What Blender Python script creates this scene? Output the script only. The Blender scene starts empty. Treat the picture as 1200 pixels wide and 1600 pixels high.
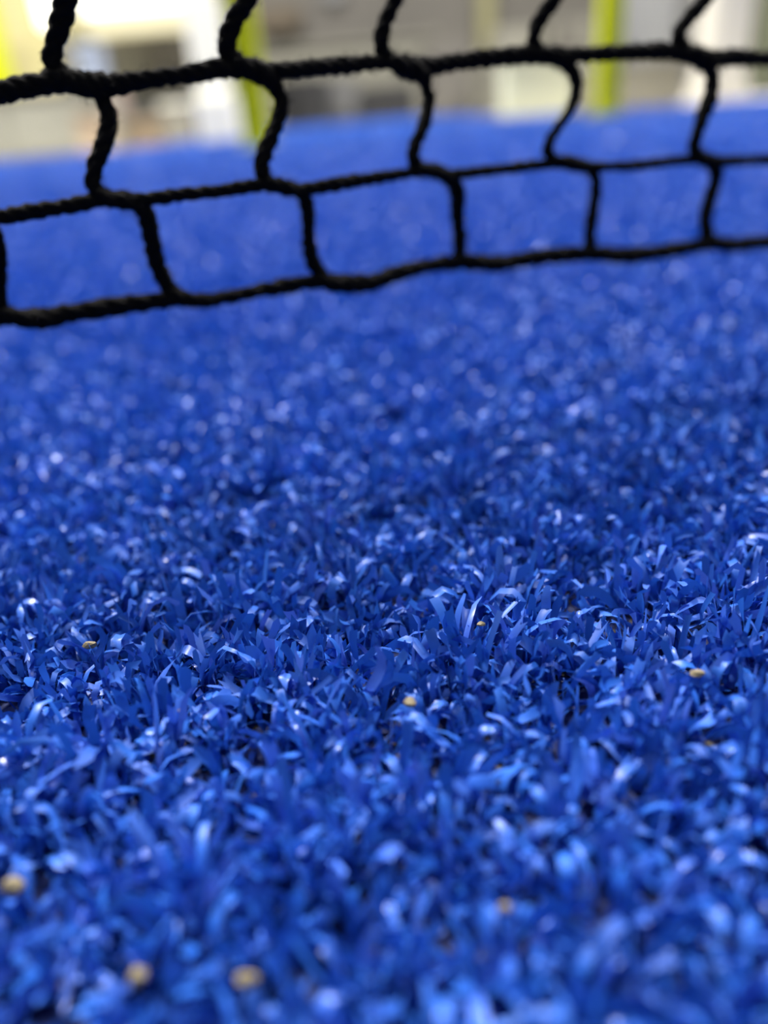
import bpy, math, random
import numpy as np
from mathutils import Vector, Matrix

# ------------------------------------------------------------------ camera, world, lights, exposure
scene = bpy.context.scene
C = scene.collection
rng = np.random.default_rng(7)
random.seed(7)

F = 1200.0                      # focal length in pixels of the 1200x1600 frame
PITCH = math.radians(27.8)
ROLL = math.radians(5.0)
PILE = 0.0125                   # height of the turf canopy
CAMZ = PILE * 0.8 + 0.08
FWD = Vector((0, math.cos(PITCH), -math.sin(PITCH)))
UP0 = Vector((0, math.sin(PITCH), math.cos(PITCH)))
RT0 = Vector((1, 0, 0))
UP = UP0 * math.cos(ROLL) + RT0 * math.sin(ROLL)
RT = RT0 * math.cos(ROLL) - UP0 * math.sin(ROLL)
EYE = Vector((0, 0, CAMZ))

cam = bpy.data.cameras.new('camera')
cam.sensor_fit = 'VERTICAL'; cam.sensor_height = 36.0; cam.lens = 27.0
cam.clip_start = 0.004; cam.clip_end = 60
cam.dof.use_dof = True
cam.dof.focus_distance = 0.136
cam.dof.aperture_fstop = 5.2
co = bpy.data.objects.new('camera', cam); C.objects.link(co)
m = Matrix((RT, UP, -FWD)).transposed().to_4x4(); m.translation = EYE
co.matrix_world = m
scene.camera = co

scene.view_settings.view_transform = 'Standard'
scene.view_settings.look = 'None'
scene.view_settings.gamma = 1.0
scene.view_settings.use_curve_mapping = False
scene.view_settings.exposure = 0.0

w = bpy.data.worlds.new('hall_ambient'); scene.world = w; w.use_nodes = True
w.node_tree.nodes['Background'].inputs[0].default_value = (0.95, 0.96, 1.0, 1)
w.node_tree.nodes['Background'].inputs[1].default_value = 0.22

def area(name, loc, target, size, power, color):
    l = bpy.data.lights.new(name, 'AREA'); l.shape = 'RECTANGLE'; l.size = size[0]; l.size_y = size[1]
    l.energy = power; l.color = color
    o = bpy.data.objects.new(name, l); C.objects.link(o)
    o.location = loc
    o.rotation_euler = (Vector(target) - Vector(loc)).to_track_quat('-Z', 'Y').to_euler()
    return o
area('court_light', (-2.4, 3.4, 4.4), (0, 2.0, 0), (0.9, 0.5), 760, (1.0, 0.96, 0.90))
area('court_light', (2.2, 4.0, 4.4), (0, 2.0, 0), (0.9, 0.5), 640, (1.0, 0.96, 0.92))
area('court_light', (0.9, -0.6, 4.6), (0, 0.6, 0), (0.9, 0.5), 60, (0.95, 0.97, 1.0))  # weak overhead fill, added to give the near fibre tips diffuse light

area('background_fill', (-2.0, 1.6, 3.4), (-1.2, 6.0, 0.2), (0.8, 0.5), 70, (1.0, 0.97, 0.90))  # added fill aimed away from the camera, brightens the white pillar and left background
area('background_fill', (2.0, 1.4, 3.4), (1.2, 5.0, 0.2), (0.8, 0.5), 38, (1.0, 0.97, 0.92))  # second added fill, lifts the objects beyond the court on the right

def pix(x, y):
    return (FWD + RT * ((x - 600) / F) + UP * ((800 - y) / F))
def on_z(x, y, z=0.0):
    d = pix(x, y); t = (z - CAMZ) / d.z
    return EYE + d * t
def on_y(x, y, Y):
    d = pix(x, y); return EYE + d * (Y / d.y)

# ------------------------------------------------------------------ helpers
def mat(name, color, rough=0.6, spec=0.5, metal=0.0, emit=None, estr=0.0, noise=0.0, nscale=5.0, bump=0.0):
    mt = bpy.data.materials.new(name); mt.use_nodes = True
    nt = mt.node_tree; b = nt.nodes['Principled BSDF']
    b.inputs['Base Color'].default_value = (*color, 1)
    b.inputs['Roughness'].default_value = rough
    b.inputs['Specular IOR Level'].default_value = spec
    b.inputs['Metallic'].default_value = metal
    if emit:
        b.inputs['Emission Color'].default_value = (*emit, 1)
        b.inputs['Emission Strength'].default_value = estr
    if noise or bump:
        tc = nt.nodes.new('ShaderNodeTexCoord')
        n = nt.nodes.new('ShaderNodeTexNoise'); n.inputs['Scale'].default_value = nscale
        n.inputs['Detail'].default_value = 5
        nt.links.new(tc.outputs['Object'], n.inputs['Vector'])
        if noise:
            mx = nt.nodes.new('ShaderNodeMix'); mx.data_type = 'RGBA'
            mx.inputs[6].default_value = (*[c * (1 - noise) for c in color], 1)
            mx.inputs[7].default_value = (*[min(1, c * (1 + noise)) for c in color], 1)
            nt.links.new(n.outputs['Fac'], mx.inputs[0]); nt.links.new(mx.outputs[2], b.inputs['Base Color'])
        if bump:
            bp = nt.nodes.new('ShaderNodeBump'); bp.inputs['Strength'].default_value = bump
            nt.links.new(n.outputs['Fac'], bp.inputs['Height']); nt.links.new(bp.outputs[0], b.inputs['Normal'])
    return mt

def mesh_obj(name, verts, faces, material, parent=None, smooth=False):
    me = bpy.data.meshes.new(name)
    me.from_pydata([tuple(v) for v in verts], [], faces); me.update()
    if smooth:
        me.polygons.foreach_set('use_smooth', [True] * len(me.polygons))
    me.materials.append(material)
    o = bpy.data.objects.new(name, me); C.objects.link(o)
    if parent: o.parent = parent
    return o

def tag(o, label=None, cat=None, group=None, kind=None):
    if label: o['label'] = label
    if cat: o['category'] = cat
    if group: o['group'] = group
    if kind: o['kind'] = kind
    return o

def empty(name, loc, label, cat, group=None):
    o = bpy.data.objects.new(name, None); C.objects.link(o); o.location = loc
    o.empty_display_size = 0.05
    return tag(o, label, cat, group)

def bevel_box(name, x0, x1, y0, y1, z0, z1, material, parent=None, bev=0.01, taper=0.0):
    """box with bevelled edges; coordinates are relative to the parent when there is one"""
    import bmesh
    bm = bmesh.new(); bmesh.ops.create_cube(bm, size=1)
    for v in bm.verts:
        k = 1 - taper if v.co.z > 0 else 1
        v.co = Vector(((x0 + x1) / 2 + v.co.x * (x1 - x0) * k, (y0 + y1) / 2 + v.co.y * (y1 - y0) * k,
                       (z0 + z1) / 2 + v.co.z * (z1 - z0)))
    bev = min(bev, 0.3 * min(x1 - x0, y1 - y0, z1 - z0))
    bmesh.ops.bevel(bm, geom=list(bm.edges), offset=bev, segments=2, affect='EDGES')
    me = bpy.data.meshes.new(name); bm.to_mesh(me); bm.free()
    me.materials.append(material)
    o = bpy.data.objects.new(name, me); C.objects.link(o)
    if parent: o.parent = parent
    return o

# ------------------------------------------------------------------ materials
def turf_material():
    mt = bpy.data.materials.new('blue_turf_fibre'); mt.use_nodes = True
    nt = mt.node_tree; nt.nodes.clear(); L = nt.links
    out = nt.nodes.new('ShaderNodeOutputMaterial')
    b = nt.nodes.new('ShaderNodeBsdfPrincipled')
    at = nt.nodes.new('ShaderNodeAttribute'); at.attribute_name = 'shade'
    cr = nt.nodes.new('ShaderNodeValToRGB')
    e = cr.color_ramp.elements
    e[0].position = 0.0; e[0].color = (0.010, 0.062, 0.34, 1)
    e[1].position = 1.0; e[1].color = (0.080, 0.170, 0.66, 1)
    k = e.new(0.5); k.color = (0.021, 0.130, 0.58, 1)
    L.new(at.outputs['Fac'], cr.inputs[0])
    L.new(cr.outputs[0], b.inputs['Base Color'])
    mr = nt.nodes.new('ShaderNodeMapRange'); mr.inputs[3].default_value = 0.62; mr.inputs[4].default_value = 0.26
    L.new(at.outputs['Fac'], mr.inputs[0]); L.new(mr.outputs[0], b.inputs['Roughness'])
    b.inputs['Specular IOR Level'].default_value = 0.36
    tr = nt.nodes.new('ShaderNodeBsdfTranslucent')
    L.new(cr.outputs[0], tr.inputs['Color'])
    ms = nt.nodes.new('ShaderNodeMixShader'); ms.inputs[0].default_value = 0.13
    L.new(b.outputs[0], ms.inputs[1]); L.new(tr.outputs[0], ms.inputs[2])
    L.new(ms.outputs[0], out.inputs['Surface'])
    return mt
M_TURF = turf_material()

def backing_material():
    mt = bpy.data.materials.new('turf_backing_with_sand'); mt.use_nodes = True
    nt = mt.node_tree; b = nt.nodes['Principled BSDF']; L = nt.links
    tc = nt.nodes.new('ShaderNodeTexCoord')
    n = nt.nodes.new('ShaderNodeTexVoronoi'); n.inputs['Scale'].default_value = 900
    L.new(tc.outputs['Object'], n.inputs['Vector'])
    cr = nt.nodes.new('ShaderNodeValToRGB')
    e = cr.color_ramp.elements
    e[0].position = 0.90; e[0].color = (0.006, 0.018, 0.11, 1)
    e[1].position = 0.96; e[1].color = (0.10, 0.085, 0.05, 1)
    sp = nt.nodes.new('ShaderNodeSeparateColor')
    L.new(n.outputs['Color'], sp.inputs[0]); L.new(sp.outputs[0], cr.inputs[0])
    L.new(cr.outputs[0], b.inputs['Base Color']); b.inputs['Roughness'].default_value = 0.8
    return mt
M_BACK = backing_material()
M_FARTURF = mat('blue_turf_seen_far', (0.03, 0.12, 0.62), 0.5, 0.4, noise=0.25, nscale=60, bump=0.5)
M_CONC = mat('pale_concrete', (0.52, 0.50, 0.45), 0.6, noise=0.12, nscale=3)
M_YEL = mat('lime_yellow_paint', (0.50, 0.54, 0.006), 0.5, 0.15)
M_STEEL = mat('galvanised_bolt', (0.5, 0.5, 0.5), 0.35, metal=1.0)
M_CORD = mat('black_net_cord', (0.003, 0.003, 0.0032), 0.85, 0.06, noise=0.3, nscale=900, bump=0.6)
M_SAND = mat('tan_sand_grain', (0.20, 0.165, 0.095), 0.7, noise=0.3, nscale=800, bump=0.3)

# ------------------------------------------------------------------ ground: hall floor, turf base
fl = mesh_obj('floor', [(-14, -3, -0.02), (14, -3, -0.02), (14, 12, -0.02), (-14, 12, -0.02)], [(0, 1, 2, 3)], M_CONC)
tag(fl, kind='structure')
# far limit of the turf (the court edge), read off where the blue stops
edge = [(-260, 285), (0, 249), (200, 232), (385, 206), (402, 192), (640, 180), (785, 182), (945, 172), (1060, 163), (1200, 150), (1500, 122)]
EDGE = [on_z(x, y, PILE * 0.8) for x, y in edge]
EDGE = [p * (6.1 / p.y) if p.y > 6.1 else p for p in EDGE]
ex = np.array([p.x / p.y for p in EDGE]); ed = np.array([p.y for p in EDGE])
def court_limit(X, Y):
    return np.minimum(np.interp(X / np.maximum(Y, 1e-3), ex, ed), 6.1)
TURF_NEAR = 1.0
verts = [(-1.6, -0.6, 0), (1.6, -0.6, 0)] + [(p.x, p.y, 0) for p in reversed(EDGE)]
tb = mesh_obj('floor_turf_backing', verts, [tuple(range(len(verts)))], M_BACK)
tag(tb, kind='structure')
# thickness rim so that the mat is a solid layer on the hall floor
rim_v, rim_f = [], []
n = len(verts)
for v in verts: rim_v += [v, (v[0], v[1], -0.02)]
for i in range(n):
    a, b_ = 2 * i, 2 * ((i + 1) % n)
    rim_f.append((a, a + 1, b_ + 1, b_))
tag(mesh_obj('floor_turf_rim', rim_v, rim_f, M_FARTURF), kind='structure')

# ------------------------------------------------------------------ turf fibres (uncountable: stuff)
def smooth_noise(X, Y, scale, seed, octaves=2):
    r = np.random.default_rng(seed); out = np.zeros_like(X)
    amp = 1.0
    for o in range(octaves):
        for _ in range(5):
            a = r.uniform(0, 2 * np.pi); ph = r.uniform(0, 2 * np.pi); k = 2 * np.pi / scale * r.uniform(0.7, 1.4)
            out += amp * np.sin(k * (X * np.cos(a) + Y * np.sin(a)) + ph)
        scale *= 0.45; amp *= 0.6
    return out / 3.2

TUFT = 0.0058
def blades(name, X, Y, width, seg, cross, label):
    N = len(X)
    # every fibre belongs to a stitched tuft: it starts near the tuft's centre and leans away from it
    gi, gj = np.floor(X / TUFT).astype(np.int64), np.floor(Y / TUFT).astype(np.int64)
    def hsh(k):
        h = (gi * 73856093 ^ gj * 19349663 ^ (k * 83492791)) & 0x7fffffff
        h = (h ^ (h >> 13)) * 1274126177 & 0x7fffffff
        return ((h ^ (h >> 16)) & 0xffff) / 65535.0
    tx = (gi + 0.5 + (hsh(1) - 0.5) * 0.7) * TUFT; ty = (gj + 0.5 + (hsh(2) - 0.5) * 0.7) * TUFT
    tuft_h = (1 + (hsh(3) - 0.5) * 0.40) * np.where(hsh(4) < 0.13, 0.5, 1.0)
    ra = rng.uniform(0, 2 * np.pi, N); rr = TUFT * 0.24 * np.sqrt(rng.random(N))
    if cross == 3 or width < 0.003:
        X = tx + np.cos(ra) * rr; Y = ty + np.sin(ra) * rr
    az = ra + rng.normal(0, 0.8, N)
    # tufts lean together
    lean_dir = smooth_noise(X, Y, 0.030, 11) * 2.5
    az = np.where(rng.random(N) < 0.22, lean_dir, az)
    th0 = np.radians(rng.uniform(0, 34, N))
    curl = rng.random(N) < 0.34
    bend = np.radians(np.where(curl, rng.normal(135, 40, N), rng.normal(25, 25, N)))
    crimp = rng.normal(0, 0.65, N); cfreq = rng.uniform(4.5, 9.0, N)
    length = np.where(curl, rng.uniform(0.0110, 0.0138, N), rng.uniform(0.0085, 0.0122, N)) * tuft_h * (1 + 0.16 * smooth_noise(X, Y, 0.030, 5) + 0.13 * smooth_noise(X, Y, 0.009, 6))
    twist0 = rng.uniform(-1.0, 1.0, N); twist1 = rng.normal(0, 1.4, N)
    W = width * rng.uniform(0.55, 1.25, N)
    cup = rng.uniform(-0.35, 0.45, N)
    nrow = seg + 1
    P = np.zeros((N, nrow, cross, 3))
    pos = np.stack([X, Y, np.full(N, -0.0005)], 1)
    ca, sa = np.cos(az), np.sin(az)
    ds = length / seg
    jag = rng.uniform(-1.0, 0.6, (N, cross)) * (W[:, None] * 0.85)
    for k in range(nrow):
        t = k / seg
        th = th0 + bend * np.where(curl, t ** 3.0, t) + crimp * np.sin(t * cfreq)
        T = np.stack([np.sin(th) * ca, np.sin(th) * sa, np.cos(th)], 1)
        if k > 0: pos = pos + T * ds[:, None]
        S = np.stack([-sa, ca, np.zeros(N)], 1)
        Nn = np.cross(S, T)
        tw = twist0 + twist1 * t
        D = S * np.cos(tw)[:, None] + Nn * np.sin(tw)[:, None]
        Q = -S * np.sin(tw)[:, None] + Nn * np.cos(tw)[:, None]
        wk = W * (0.75 + 0.4 * t - 0.15 * t * t)
        for c in range(cross):
            u = c / (cross - 1) * 2 - 1
            p = pos + D * (u * 0.5 * wk)[:, None] + Q * ((1 - u * u) * cup * wk * 0.5)[:, None]
            if k == nrow - 1: p = p + T * jag[:, c][:, None]
            P[:, k, c] = p
    P[..., 2] = np.maximum(P[..., 2], 0.0003)
    V = P.reshape(-1, 3)
    base = np.arange(N)[:, None, None, None] * (nrow * cross)
    kk = np.arange(seg)[None, :, None, None]; cc = np.arange(cross - 1)[None, None, :, None]
    i0 = base + kk * cross + cc
    quad = np.concatenate([i0, i0 + 1, i0 + cross + 1, i0 + cross], 3).reshape(-1, 4).astype(np.int32)
    me = bpy.data.meshes.new(name)
    me.vertices.add(len(V)); me.vertices.foreach_set('co', V.astype(np.float32).ravel())
    me.loops.add(quad.size); me.loops.foreach_set('vertex_index', quad.ravel())
    me.polygons.add(len(quad))
    me.polygons.foreach_set('loop_start', np.arange(0, quad.size, 4, dtype=np.int32))
    me.polygons.foreach_set('loop_total', np.full(len(quad), 4, dtype=np.int32))
    me.polygons.foreach_set('use_smooth', np.ones(len(quad), dtype=bool))
    me.update(calc_edges=True)
    shade = np.repeat(rng.beta(2, 2.2, N), nrow * cross).astype(np.float32)
    a = me.attributes.new('shade', 'FLOAT', 'POINT'); a.data.foreach_set('value', shade)
    me.materials.append(M_TURF)
    o = bpy.data.objects.new(name, me); C.objects.link(o)
    tag(o, label, 'turf', kind='stuff')
    return o

WB = 0.0017
# fibres round the camera
N1 = 165000
X = rng.uniform(-0.42, 0.42, N1); Y = rng.uniform(-0.06, 0.42, N1)
keep = (np.abs(X) < 0.16 + 0.75 * np.maximum(Y, 0))
blades('turf_fibres', X[keep], Y[keep], WB, 6, 3, 'short curly blue artificial turf fibres in the foreground')
# further out: the fibres get sparser and wider with distance
def ring(d0, d1, count, half):
    u = rng.random(count)
    D = d0 * (d1 / d0) ** u
    A = rng.uniform(-half, half, count)
    X = D * A; Yv = D
    k = Yv < court_limit(X, Yv) - 0.01
    return X[k], Yv[k]
X, Y = ring(0.42, 1.0, 130000, 0.80)
blades('turf_fibres', X, Y, 0.0022, 5, 2, 'blue artificial turf fibres beneath and just behind the black net')
X, Y = ring(1.0, 2.6, 110000, 0.80)
blades('turf_fibres', X, Y, 0.0048, 3, 2, 'smooth bright blue turf far behind the net, out to the yellow posts')
X, Y = ring(2.6, 6.1, 50000, 0.80)
blades('turf_fibres', X, Y, 0.0140, 2, 2, 'blue turf at the far edge of the court')

# ------------------------------------------------------------------ sand grains lying in the fibres
def grain(px, py, size, label, z=PILE * 0.66):
    import bmesh
    p = on_z(px, py, z)
    bm = bmesh.new(); bmesh.ops.create_icosphere(bm, subdivisions=2, radius=size)
    r = random.Random(px * 7 + py)
    sx, sy, sz = r.uniform(0.8, 1.4), r.uniform(0.6, 1.1), r.uniform(0.6, 1.0)
    for v in bm.verts:
        v.co = Vector((v.co.x * sx, v.co.y * sy, v.co.z * sz)) * (1 + r.uniform(-0.16, 0.16))
    me = bpy.data.meshes.new('sand_grain'); bm.to_mesh(me); bm.free(); me.materials.append(M_SAND)
    o = bpy.data.objects.new('sand_grain', me); C.objects.link(o); o.location = p
    tag(o, label, 'sand grain', 'tan sand grains caught in the turf')
grain(215, 1525, 0.0011, 'largest blurred tan sand grain, near the bottom left corner of the turf')
grain(385, 1532, 0.0010, 'blurred tan sand grain low in the picture, right of the largest one')
grain(640, 1097, 0.0009, 'sharp ochre sand flake lying near the middle of the turf')
grain(1090, 1052, 0.0009, 'tan sand grain at the right side of the turf, level with the sharp fibres')
grain(140, 1008, 0.0010, 'yellowish sand grain near the left edge in the mid turf')
grain(752, 975, 0.0006, 'tiny yellow green grain among the sharpest fibres')
grain(285, 1112, 0.0008, 'dull tan grain left of centre between curled fibres')
grain(20, 1385, 0.0012, 'dark tan grain at the left border of the lower turf')
grain(788, 1420, 0.0009, 'faint olive tan grain right of centre in the blurred lower turf')

# ------------------------------------------------------------------ the net
PL = EYE + pix(0, 500) * 0.172
PR = EYE + pix(1200, 380) * 0.250
_dir = Vector((PR.x - PL.x, PR.y - PL.y, 0)).normalized()
NRM = Vector((-_dir.y, _dir.x, 0))
def net_pt(x, y):
    d = pix(x, y); t = (PL - EYE).dot(NRM) / d.dot(NRM)
    p = EYE + d * t
    s = (p - PL).dot(_dir)
    return p + NRM * (0.003 * math.sin(s * 55 + 1) + 0.002 * math.sin(p.z * 140))

def catmull(pts, step):
    pts = [Vector(p) for p in pts]
    P = [pts[0] * 2 - pts[1]] + pts + [pts[-1] * 2 - pts[-2]]
    out = []
    for i in range(1, len(P) - 2):
        a, b, c, d = P[i - 1:i + 3]
        nseg = max(2, int((c - b).length / step))
        for k in range(nseg):
            t = k / nseg
            out.append(0.5 * ((2 * b) + (c - a) * t + (2 * a - 5 * b + 4 * c - d) * t * t + (3 * b - a - 3 * c + d) * t ** 3))
    out.append(pts[-1]); return out

def cord_mesh(name, pts, rad, parent, plies=3, pitch=0.010, fuzz=1.0, seed=0, taper=False):
    """a twisted cord: plies wound round the traced centre line, with loose filaments standing off it"""
    r = random.Random(seed)
    path = catmull(pts, 0.0009)
    n = len(path); V, Fc = [], []
    fr = []
    up = Vector((0, 0, 1)); s = 0.0
    nrm_prev = None
    for i in range(n):
        T = (path[min(i + 1, n - 1)] - path[max(i - 1, 0)]).normalized()
        if nrm_prev is None:
            A = T.cross(NRM).normalized()
        else:
            A = (nrm_prev - T * nrm_prev.dot(T)).normalized()
        nrm_prev = A
        B = T.cross(A).normalized()
        if i: s += (path[i] - path[i - 1]).length
        fr.append((path[i], A, B, s, T))
    K = 8
    pr = rad * 0.74; off = rad * 0.30
    lump, drift = [0.0], [0.0]
    for i in range(n):
        lump.append(lump[-1] * 0.93 + r.uniform(-0.06, 0.06)); drift.append(drift[-1] * 0.995 + r.uniform(-0.16, 0.16))
    for q in range(plies):
        b0 = len(V)
        for i, (p, A, B, s, T) in enumerate(fr):
            a = 2 * math.pi * (s / pitch + q / plies) + drift[i]
            k = 1 + lump[i]
            if taper: k *= 0.35 + 0.65 * min(1.0, 3.2 * min(i, n - 1 - i) / n) ** 0.6
            c = p + (A * math.cos(a) + B * math.sin(a)) * off * k
            for j in range(K):
                g = 2 * math.pi * j / K
                rr = pr * k * (1 + r.uniform(-0.17, 0.17))
                V.append(c + (A * math.cos(g) + B * math.sin(g)) * rr)
        for i in range(n - 1):
            for j in range(K):
                Fc.append((b0 + i * K + j, b0 + i * K + (j + 1) % K, b0 + (i + 1) * K + (j + 1) % K, b0 + (i + 1) * K + j))
        Fc.append(tuple(b0 + j for j in range(K))); Fc.append(tuple(b0 + (n - 1) * K + j for j in reversed(range(K))))
    # loose filaments
    L = fr[-1][3]
    for _ in range(int(L * 9000 * fuzz)):
        i = r.randrange(n); p, A, B, s, T = fr[i]
        g = r.uniform(0, 6.283); d = A * math.cos(g) + B * math.sin(g)
        side = T * r.uniform(-1, 1) + d.cross(T) * r.uniform(-1, 1)
        h = r.uniform(0.2, 0.55) * rad; fw = 0.00006
        b0 = len(V); w_ = d.cross(T).normalized() * fw
        q0 = p + d * rad * 0.95; q1 = q0 + d * h * 0.6 + side * h * 0.4; q2 = q0 + d * h + side * h * 1.1
        for qq in (q0, q1, q2): V += [qq - w_, qq + w_ + d * fw]
        Fc += [(b0, b0 + 1, b0 + 3, b0 + 2), (b0 + 2, b0 + 3, b0 + 5, b0 + 4)]
    o = mesh_obj(name, [v - parent.location for v in V], Fc, M_CORD, parent, smooth=True)
    return o

H1 = [(-190, 172), (-60, 152), (0, 142), (60, 130), (100, 123), (150, 131), (185, 131), (240, 122), (300, 115), (350, 107), (400, 113), (440, 111), (520, 104),
      (600, 97), (645, 100), (690, 101), (740, 93), (800, 87), (850, 84), (900, 86), (960, 83), (1040, 82), (1100, 93), (1150, 90), (1210, 91), (1300, 88), (1420, 84)]
H2 = [(-190, 362), (-40, 346), (0, 340), (60, 330), (120, 320), (155, 313), (205, 314), (280, 303), (340, 297), (400, 287), (430, 291), (462, 295), (540, 283),
      (640, 270), (660, 267), (705, 273), (760, 268), (850, 257), (875, 255), (915, 260), (980, 258), (1065, 249), (1110, 252), (1200, 250), (1300, 246), (1420, 240)]
H3 = [(-190, 530), (-60, 506), (0, 500), (40, 503), (100, 497), (160, 487), (220, 478), (270, 470), (330, 468), (400, 454), (480, 440), (525, 440), (580, 441),
      (640, 425), (700, 415), (760, 413), (800, 412), (860, 402), (925, 396), (965, 396), (1005, 394), (1060, 386), (1110, 380), (1150, 382), (1210, 379), (1300, 372), (1420, 366)]
VERT = [
    [(118, -130), (112, -60), (103, 0), (95, 35), (84, 70), (86, 100), (112, 124), (148, 133), (165, 158), (172, 190), (163, 225), (148, 262), (147, 290), (164, 308),
     (205, 314), (228, 336), (239, 378), (250, 420), (266, 452), (284, 467)],
    [(410, -140), (405, -60), (385, 0), (368, 25), (355, 60), (358, 86), (380, 105), (408, 117), (428, 137), (437, 162), (425, 197), (407, 235), (401, 262), (411, 283),
     (440, 291), (464, 300), (475, 328), (480, 370), (487, 405), (503, 434)],
    [(650, -140), (645, -60), (622, 0), (608, 35), (603, 65), (611, 86), (635, 99), (660, 110), (676, 132), (678, 157), (668, 190), (652, 220), (645, 245), (657, 263),
     (690, 270), (714, 285), (724, 305), (728, 342), (733, 375), (730, 408)],
    [(905, -140), (895, -60), (872, 0), (858, 25), (849, 52), (853, 73), (872, 86), (893, 99), (904, 120), (902, 145), (888, 175), (867, 205), (857, 230), (864, 248),
     (890, 256), (918, 263), (930, 282), (932, 320), (928, 352), (923, 392)],
    [(1140, -140), (1130, -60), (1098, 0), (1070, 35), (1058, 60), (1068, 78), (1090, 92), (1105, 108), (1106, 130), (1098, 152), (1082, 185), (1073, 213), (1073, 236),
     (1088, 247), (1110, 254), (1121, 277), (1115, 310), (1105, 345), (1106, 378)],
    [(-190, -90), (-180, -20), (-176, 40), (-190, 90), (-165, 145), (-125, 160), (-105, 190), (-110, 230), (-128, 280), (-125, 325),
     (-90, 340), (-30, 346), (-8, 365), (1, 400), (0, 445), (2, 498)],
    [(1350, -140), (1330, -60), (1300, 10), (1285, 60), (1300, 85), (1320, 110), (1315, 150), (1290, 190), (1282, 225), (1300, 243),
     (1325, 255), (1330, 290), (1322, 330), (1318, 368)],
]
H0 = [(-190, -90), (-60, -106), (60, -125), (118, -130), (260, -136), (410, -140), (650, -140), (905, -140), (1140, -140), (1350, -140), (1420, -140)]
mid = net_pt(500, 440)
net = empty('court_net', (mid.x, mid.y, mid.z), 'black knotted cord net hanging low over the blue turf', 'net')
cord_mesh('bottom_cord', [net_pt(*p) for p in H3], 0.00205, net, plies=3, pitch=0.016, fuzz=1.2, seed=1)['label'] = 'thicker twisted bottom cord'
for i, (hh, rr) in enumerate(((H1, 0.00205), (H2, 0.00145), (H0, 0.0019))):
    cord_mesh('horizontal_cord', [net_pt(*p) for p in hh], rr, net, seed=2 + i)
for i, vv in enumerate(VERT):
    cord_mesh('vertical_cord', [net_pt(*p) + NRM * 0.0006 for p in vv], 0.0020 if i != 5 else 0.0014, net, seed=10 + i)
# knots: the doubled stretch of cord where an upright joins a crosswise cord
def knot(pts, rad, seed):
    cord_mesh('knot', [net_pt(*p) - NRM * 0.0008 for p in pts], rad, net, plies=3, pitch=0.012, fuzz=1.5, seed=seed, taper=True)
for i, (pts, rad) in enumerate([
        ([(86, 112), (112, 126), (148, 138), (166, 150)], 0.0026), ([(362, 98), (385, 108), (412, 120), (430, 138)], 0.0026),
        ([(612, 94), (640, 104), (664, 114), (678, 132)], 0.0027), ([(852, 78), (876, 88), (896, 100)], 0.0023),
        ([(1066, 80), (1090, 94), (1106, 112)], 0.0027), ([(147, 300), (172, 311), (206, 318), (220, 328)], 0.0021),
        ([(404, 282), (430, 290), (462, 299)], 0.0018), ([(650, 262), (682, 270), (712, 283)], 0.0018),
        ([(862, 248), (890, 256), (918, 263)], 0.0017), ([(1078, 244), (1098, 250), (1114, 258)], 0.0017),
        ([(262, 456), (300, 469), (345, 470)], 0.0019), ([(492, 428), (520, 442), (590, 447)], 0.0020),
        ([(722, 404), (760, 414), (812, 417)], 0.0019), ([(918, 390), (950, 398), (1008, 398)], 0.0019),
        ([(1100, 374), (1130, 382), (1165, 385)], 0.0018), ([(0, 490), (45, 505), (105, 504)], 0.0021)]):
    knot(pts, rad, 40 + i)

# ------------------------------------------------------------------ court edge and what stands beyond it
def post(px_top, px_bot, y_bot, wpx, label, Y=None):
    """square lime yellow steel post with base plate and bolts, foot on the court edge"""
    foot = on_z(px_bot, y_bot, 0.0) if Y is None else Vector((on_y(px_bot, y_bot, Y).x, Y, 0))
    Yd = foot.y
    wd = (on_y(px_bot + wpx / 2, y_bot - 60, Yd) - on_y(px_bot - wpx / 2, y_bot - 60, Yd)).length
    r = empty('court_post', (foot.x, foot.y, 0), label, 'post', 'lime yellow court posts')
    bevel_box('shaft', -wd / 2, wd / 2, -wd / 2, wd / 2, 0.008, 2.6, M_YEL, r, 0.006)
    bp = bevel_box('base_plate', -wd * 0.8, wd * 0.8, -wd * 0.8, wd * 0.8, -0.02, 0.008, M_YEL, r, 0.002)
    for sx in (-1, 1):
        for sy in (-1, 1):
            bevel_box('bolt', sx * wd * 0.66 - 0.007, sx * wd * 0.66 + 0.007, sy * wd * 0.66 - 0.007, sy * wd * 0.66 + 0.007, 0.008, 0.02, M_STEEL, bp, 0.002)
    return r
post(0, 4, 150, 40, 'lime yellow upright post cut by the left border', 5.0)
post(0, 402, 210, 40, 'olive lit lime yellow post beside the white pillar, left of centre', 2.75)
post(0, 947, 172, 31, 'bright lime yellow upright post at the right, in front of the grey panels', 2.75)

def at(x0, x1, y0, y1, Y):
    """world extents at distance Y of a pixel box"""
    xm, ym = (x0 + x1) / 2, (y0 + y1) / 2
    return on_y(x0, ym, Y).x, on_y(x1, ym, Y).x, on_y(xm, y1, Y).z, on_y(xm, y0, Y).z

def simple(name, box, Y, depth, material, label, cat, stand=True, parts=(), taper=0.0, bev=0.015, group=None):
    X0, X1, Z0, Z1 = at(*box, Y)
    if stand: Z0 = -0.02
    cx = (X0 + X1) / 2
    r = empty(name, (cx, Y, Z0), label, cat, group)
    W2 = (X1 - X0) / 2; H = Z1 - Z0
    bevel_box('body', -W2, W2, 0, depth, 0, H, material, r, bev, taper)
    for (pn, fx0, fx1, fz0, fz1, dy0, dy1, pm) in parts:
        bevel_box(pn, -W2 + fx0 * 2 * W2, -W2 + fx1 * 2 * W2, dy0, dy1, fz0 * H, fz1 * H, pm, r, 0.004)
    return r

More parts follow.
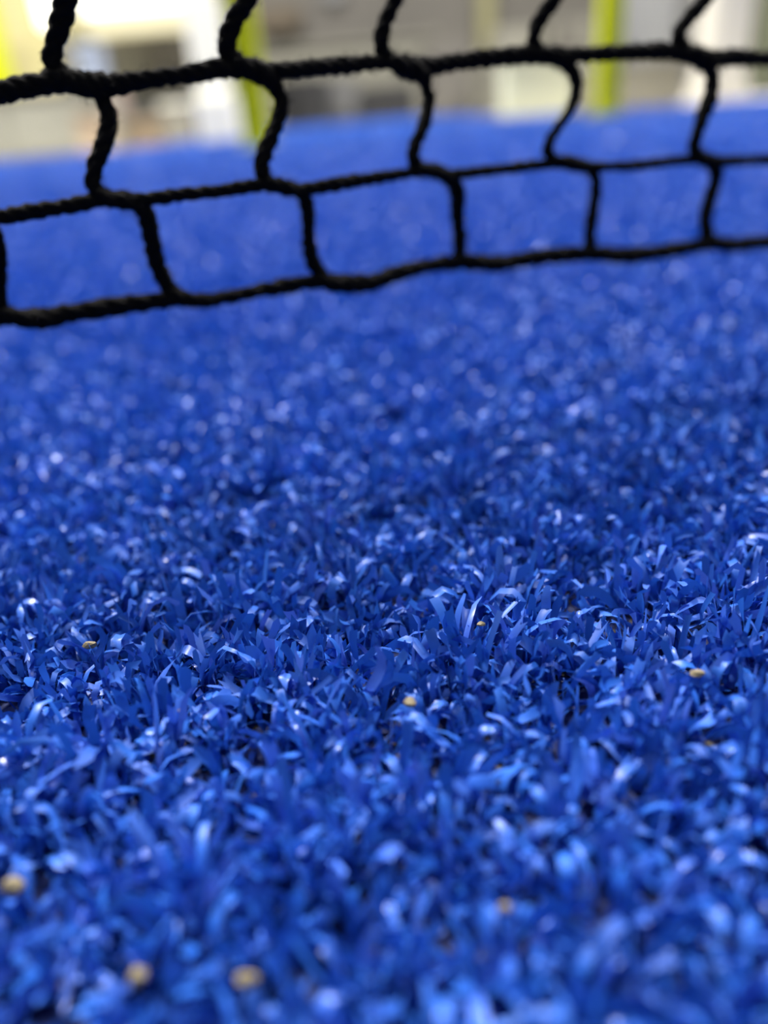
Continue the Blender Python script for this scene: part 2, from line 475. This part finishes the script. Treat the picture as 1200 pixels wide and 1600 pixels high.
m_cream = mat('glowing_cream_panel', (0.35, 0.33, 0.24), 0.5, emit=(1.0, 0.90, 0.56), estr=0.72)
m_lamp = mat('white_lamp_tube', (0.9, 0.9, 0.85), 0.4, emit=(1.0, 0.98, 0.85), estr=1.3)
m_ycream = mat('yellow_cream_wall_paint', (0.44, 0.40, 0.20), 0.6)
m_white = mat('white_paint', (0.86, 0.85, 0.74), 0.5)
m_column = mat('cream_grey_column_paint', (0.56, 0.54, 0.49), 0.5)
m_cool = mat('cool_white_plastic', (0.33, 0.38, 0.48), 0.4)
m_beige = mat('beige_grey_board', (0.235, 0.235, 0.20), 0.6, noise=0.08)
m_warm = mat('warm_tan_card', (0.40, 0.31, 0.215), 0.7)
m_pink = mat('pinkish_grey_cloth', (0.38, 0.30, 0.27), 0.8)
m_taupe = mat('taupe_wall', (0.105, 0.098, 0.086), 0.7, noise=0.2, nscale=1.5)
m_taupe2 = mat('lighter_taupe_panel', (0.17, 0.165, 0.135), 0.7)
m_dark = mat('charcoal_panel', (0.012, 0.012, 0.012), 0.6)
m_grey = mat('mid_grey_panel', (0.11, 0.11, 0.11), 0.6)
m_shelf = mat('grey_shelf_unit', (0.20, 0.19, 0.155), 0.6)
m_shelf2 = mat('dim_grey_goods', (0.10, 0.093, 0.08), 0.7)
m_lgrey = mat('light_grey_panel', (0.235, 0.24, 0.245), 0.5)
m_pale = mat('pale_cream_box', (0.52, 0.53, 0.39), 0.6)
m_green = mat('dark_green_grey', (0.09, 0.10, 0.06), 0.7)
m_olive = mat('olive_strip', (0.21, 0.20, 0.10), 0.6)
m_brown = mat('dark_brown_wood', (0.09, 0.07, 0.045), 0.6)

YW = 7.6   # rear wall of the hall
w0 = bevel_box('wall_back', -9, 9, YW, YW + 0.15, -0.02, 3.2, m_taupe, None, 0.01); tag(w0, kind='structure')

# left bay, between the posts
X0, X1, Z0, Z1 = at(-260, 108, -160, 140, 6.6)
tag(bevel_box('wall_left', X0, X1, 6.6, 6.8, -0.02, 2.4, m_ycream, None, 0.01), kind='structure')
simple('light_box', (112, 318, -150, 50, ), 5.6, 0.20, m_cream, 'wide glowing cream light panel above the grey shelf unit', 'light panel', stand=False,
       parts=(('lamp_tube', 0.02, 0.95, 0.17, 0.33, -0.04, 0.0, m_lamp),))
simple('wall_lamp', (55, 88, -20, 44), 6.3, 0.12, m_lamp, 'small bright cream lamp on the yellow cream wall at the top left', 'lamp', stand=False)
simple('shelf_unit', (96, 322, 54, 205), 6.0, 0.35, m_shelf, 'grey shelf unit under the glowing panel, its goods a blur', 'shelf', bev=0.01,
       parts=(('goods', 0.20, 0.36, 0.55, 0.85, -0.05, 0.0, m_shelf2), ('goods', 0.40, 0.60, 0.62, 0.9, -0.05, 0.0, m_taupe2),
              ('goods', 0.66, 0.95, 0.50, 0.97, -0.05, 0.0, m_shelf2), ('shelf_board', 0.0, 1.0, 0.46, 0.50, -0.06, 0.0, m_dark),
              ('goods', 0.45, 0.9, 0.20, 0.40, -0.05, 0.0, m_grey)))
simple('container', (118, 154, 68, 140), 4.5, 0.2, m_cool, 'cool white rounded container standing on the beige grey cabinet', 'container', stand=False, bev=0.05,
       parts=(('lid', 0.02, 0.98, 0.86, 1.02, -0.005, 0.205, m_cool),))
simple('cabinet', (-130, 162, 148, 262), 4.4, 0.4, m_beige, 'low beige grey cabinet beyond the turf at the left', 'cabinet',
       parts=(('top', -0.01, 1.01, 0.93, 1.0, -0.02, 0.41, m_shelf), ('door', 0.03, 0.49, 0.1, 0.9, -0.012, 0.0, m_beige), ('door', 0.51, 0.97, 0.1, 0.9, -0.012, 0.0, m_beige)))
simple('cardboard_box', (118, 158, 180, 238), 4.1, 0.22, m_warm, 'warm tan box beside the beige cabinet, partly behind the net', 'box',
       parts=(('flap', 0.0, 1.0, 0.97, 1.03, -0.01, 0.1, m_warm),))
simple('bag', (168, 194, 136, 186), 4.95, 0.12, m_pink, 'small pinkish grey bundle right of the thick net knot', 'bag', stand=False, bev=0.03)
simple('low_bench', (166, 252, 186, 222), 4.9, 0.25, m_warm, 'low tan block between the shelf unit and the turf', 'bench',
       parts=(('seat', -0.02, 1.02, 0.88, 1.0, -0.02, 0.27, m_warm),))
simple('bin', (254, 304, 160, 222), 4.75, 0.2, m_shelf, 'pale grey green bin left of the white pillar foot', 'bin', taper=-0.04,
       parts=(('lid', -0.03, 1.03, 0.9, 1.0, -0.01, 0.21, m_white),))
rp = simple('pillar', (292, 343, -10, 130), 4.0, 0.17, m_white, 'bright white square pillar left of the olive lit yellow post', 'pillar', bev=0.012,
       parts=(('foot', -0.10, 1.10, 0.0, 0.34, -0.02, 0.19, m_white),))
# middle bay
simple('panel', (405, 470, 8, 50), 7.5, 0.1, m_brown, 'dark brown patch high on the taupe wall beside the olive lit post', 'panel', stand=False)
simple('counter', (404, 690, 62, 200), 7.0, 0.4, m_taupe2, 'long taupe counter along the back wall, left of centre', 'counter',
       parts=(('worktop', -0.01, 1.01, 0.94, 1.0, -0.03, 0.4, m_taupe2),))
simple('low_box', (436, 512, 122, 200), 6.3, 0.3, m_dark, 'charcoal low box in front of the counter, left one of two', 'box', group='charcoal boxes by the counter')
simple('crate', (512, 561, 122, 200), 6.6, 0.3, m_grey, 'mid grey crate between the two charcoal boxes', 'crate', parts=(('rim', -0.01, 1.01, 0.92, 1.0, -0.01, 0.31, m_grey),))
simple('low_box', (562, 650, 134, 200), 6.3, 0.3, m_dark, 'charcoal low box right of the mid grey crate', 'box', group='charcoal boxes by the counter')
simple('lamp', (506, 534, -26, 5), 7.5, 0.1, m_lgrey, 'round pale spot at the top edge of the taupe wall', 'lamp', stand=False, bev=0.03)
simple('locker', (668, 742, 60, 176), 6.2, 0.3, m_taupe, 'dim taupe locker behind the net, centre right', 'locker', parts=(('door', 0.05, 0.95, 0.05, 0.95, -0.01, 0.0, m_taupe),))
simple('display_stand', (745, 792, 80, 176), 5.75, 0.3, m_taupe2, 'lighter taupe stand left of the pale cream box', 'stand', parts=(('top', -0.02, 1.02, 0.95, 1.0, -0.01, 0.31, m_taupe2),))
simple('strip_panel', (748, 774, -40, 84), 7.5, 0.1, m_olive, 'narrow olive upright strip on the taupe wall', 'panel', stand=False)
simple('storage_box', (796, 898, 92, 186), 3.8, 0.3, m_pale, 'pale cream box on the floor left of the bright yellow post', 'box',
       parts=(('lid', -0.02, 1.02, 0.9, 1.0, -0.015, 0.315, m_pale),))
simple('cupboard', (776, 846, 40, 120), 5.4, 0.3, m_taupe2, 'taupe cupboard rising behind the pale cream box', 'cupboard', parts=(('door', 0.05, 0.95, 0.05, 0.95, -0.01, 0.0, m_taupe2),))
simple('cupboard', (864, 926, 30, 170), 5.2, 0.3, m_taupe2, 'warm grey cupboard just left of the bright yellow post', 'cupboard', parts=(('door', 0.05, 0.6, 0.1, 0.95, -0.01, 0.0, m_shelf2),))
# right bay
simple('partition_panel', (966, 1064, -160, 84), 4.6, 0.06, m_lgrey, 'tall light grey panel right of the bright yellow post', 'panel', stand=True,
       parts=(('frame', 0.0, 0.04, 0.0, 1.0, -0.012, 0.0, m_lgrey), ('frame', 0.96, 1.0, 0.0, 1.0, -0.012, 0.0, m_lgrey)))
simple('storage_box', (906, 1070, 92, 172), 4.15, 0.3, m_shelf, 'wide pale grey low chest at the foot of the light grey panel', 'chest',
       parts=(('lid', -0.01, 1.01, 0.9, 1.0, -0.015, 0.31, m_lgrey),))
simple('partition_panel', (1066, 1116, -160, 176), 5.4, 0.06, m_grey, 'narrow dark grey panel between the light grey panel and the white column', 'panel')
simple('pillar', (1120, 1184, -160, 160), 3.7, 0.2, m_column, 'white column near the right border', 'pillar', bev=0.02,
       parts=(('foot', -0.05, 1.05, 0.0, 0.12, -0.01, 0.21, m_column),))
simple('partition_panel', (1190, 1420, -160, 165), 5.0, 0.06, m_green, 'dark green grey panel at the right border behind the white column', 'panel')
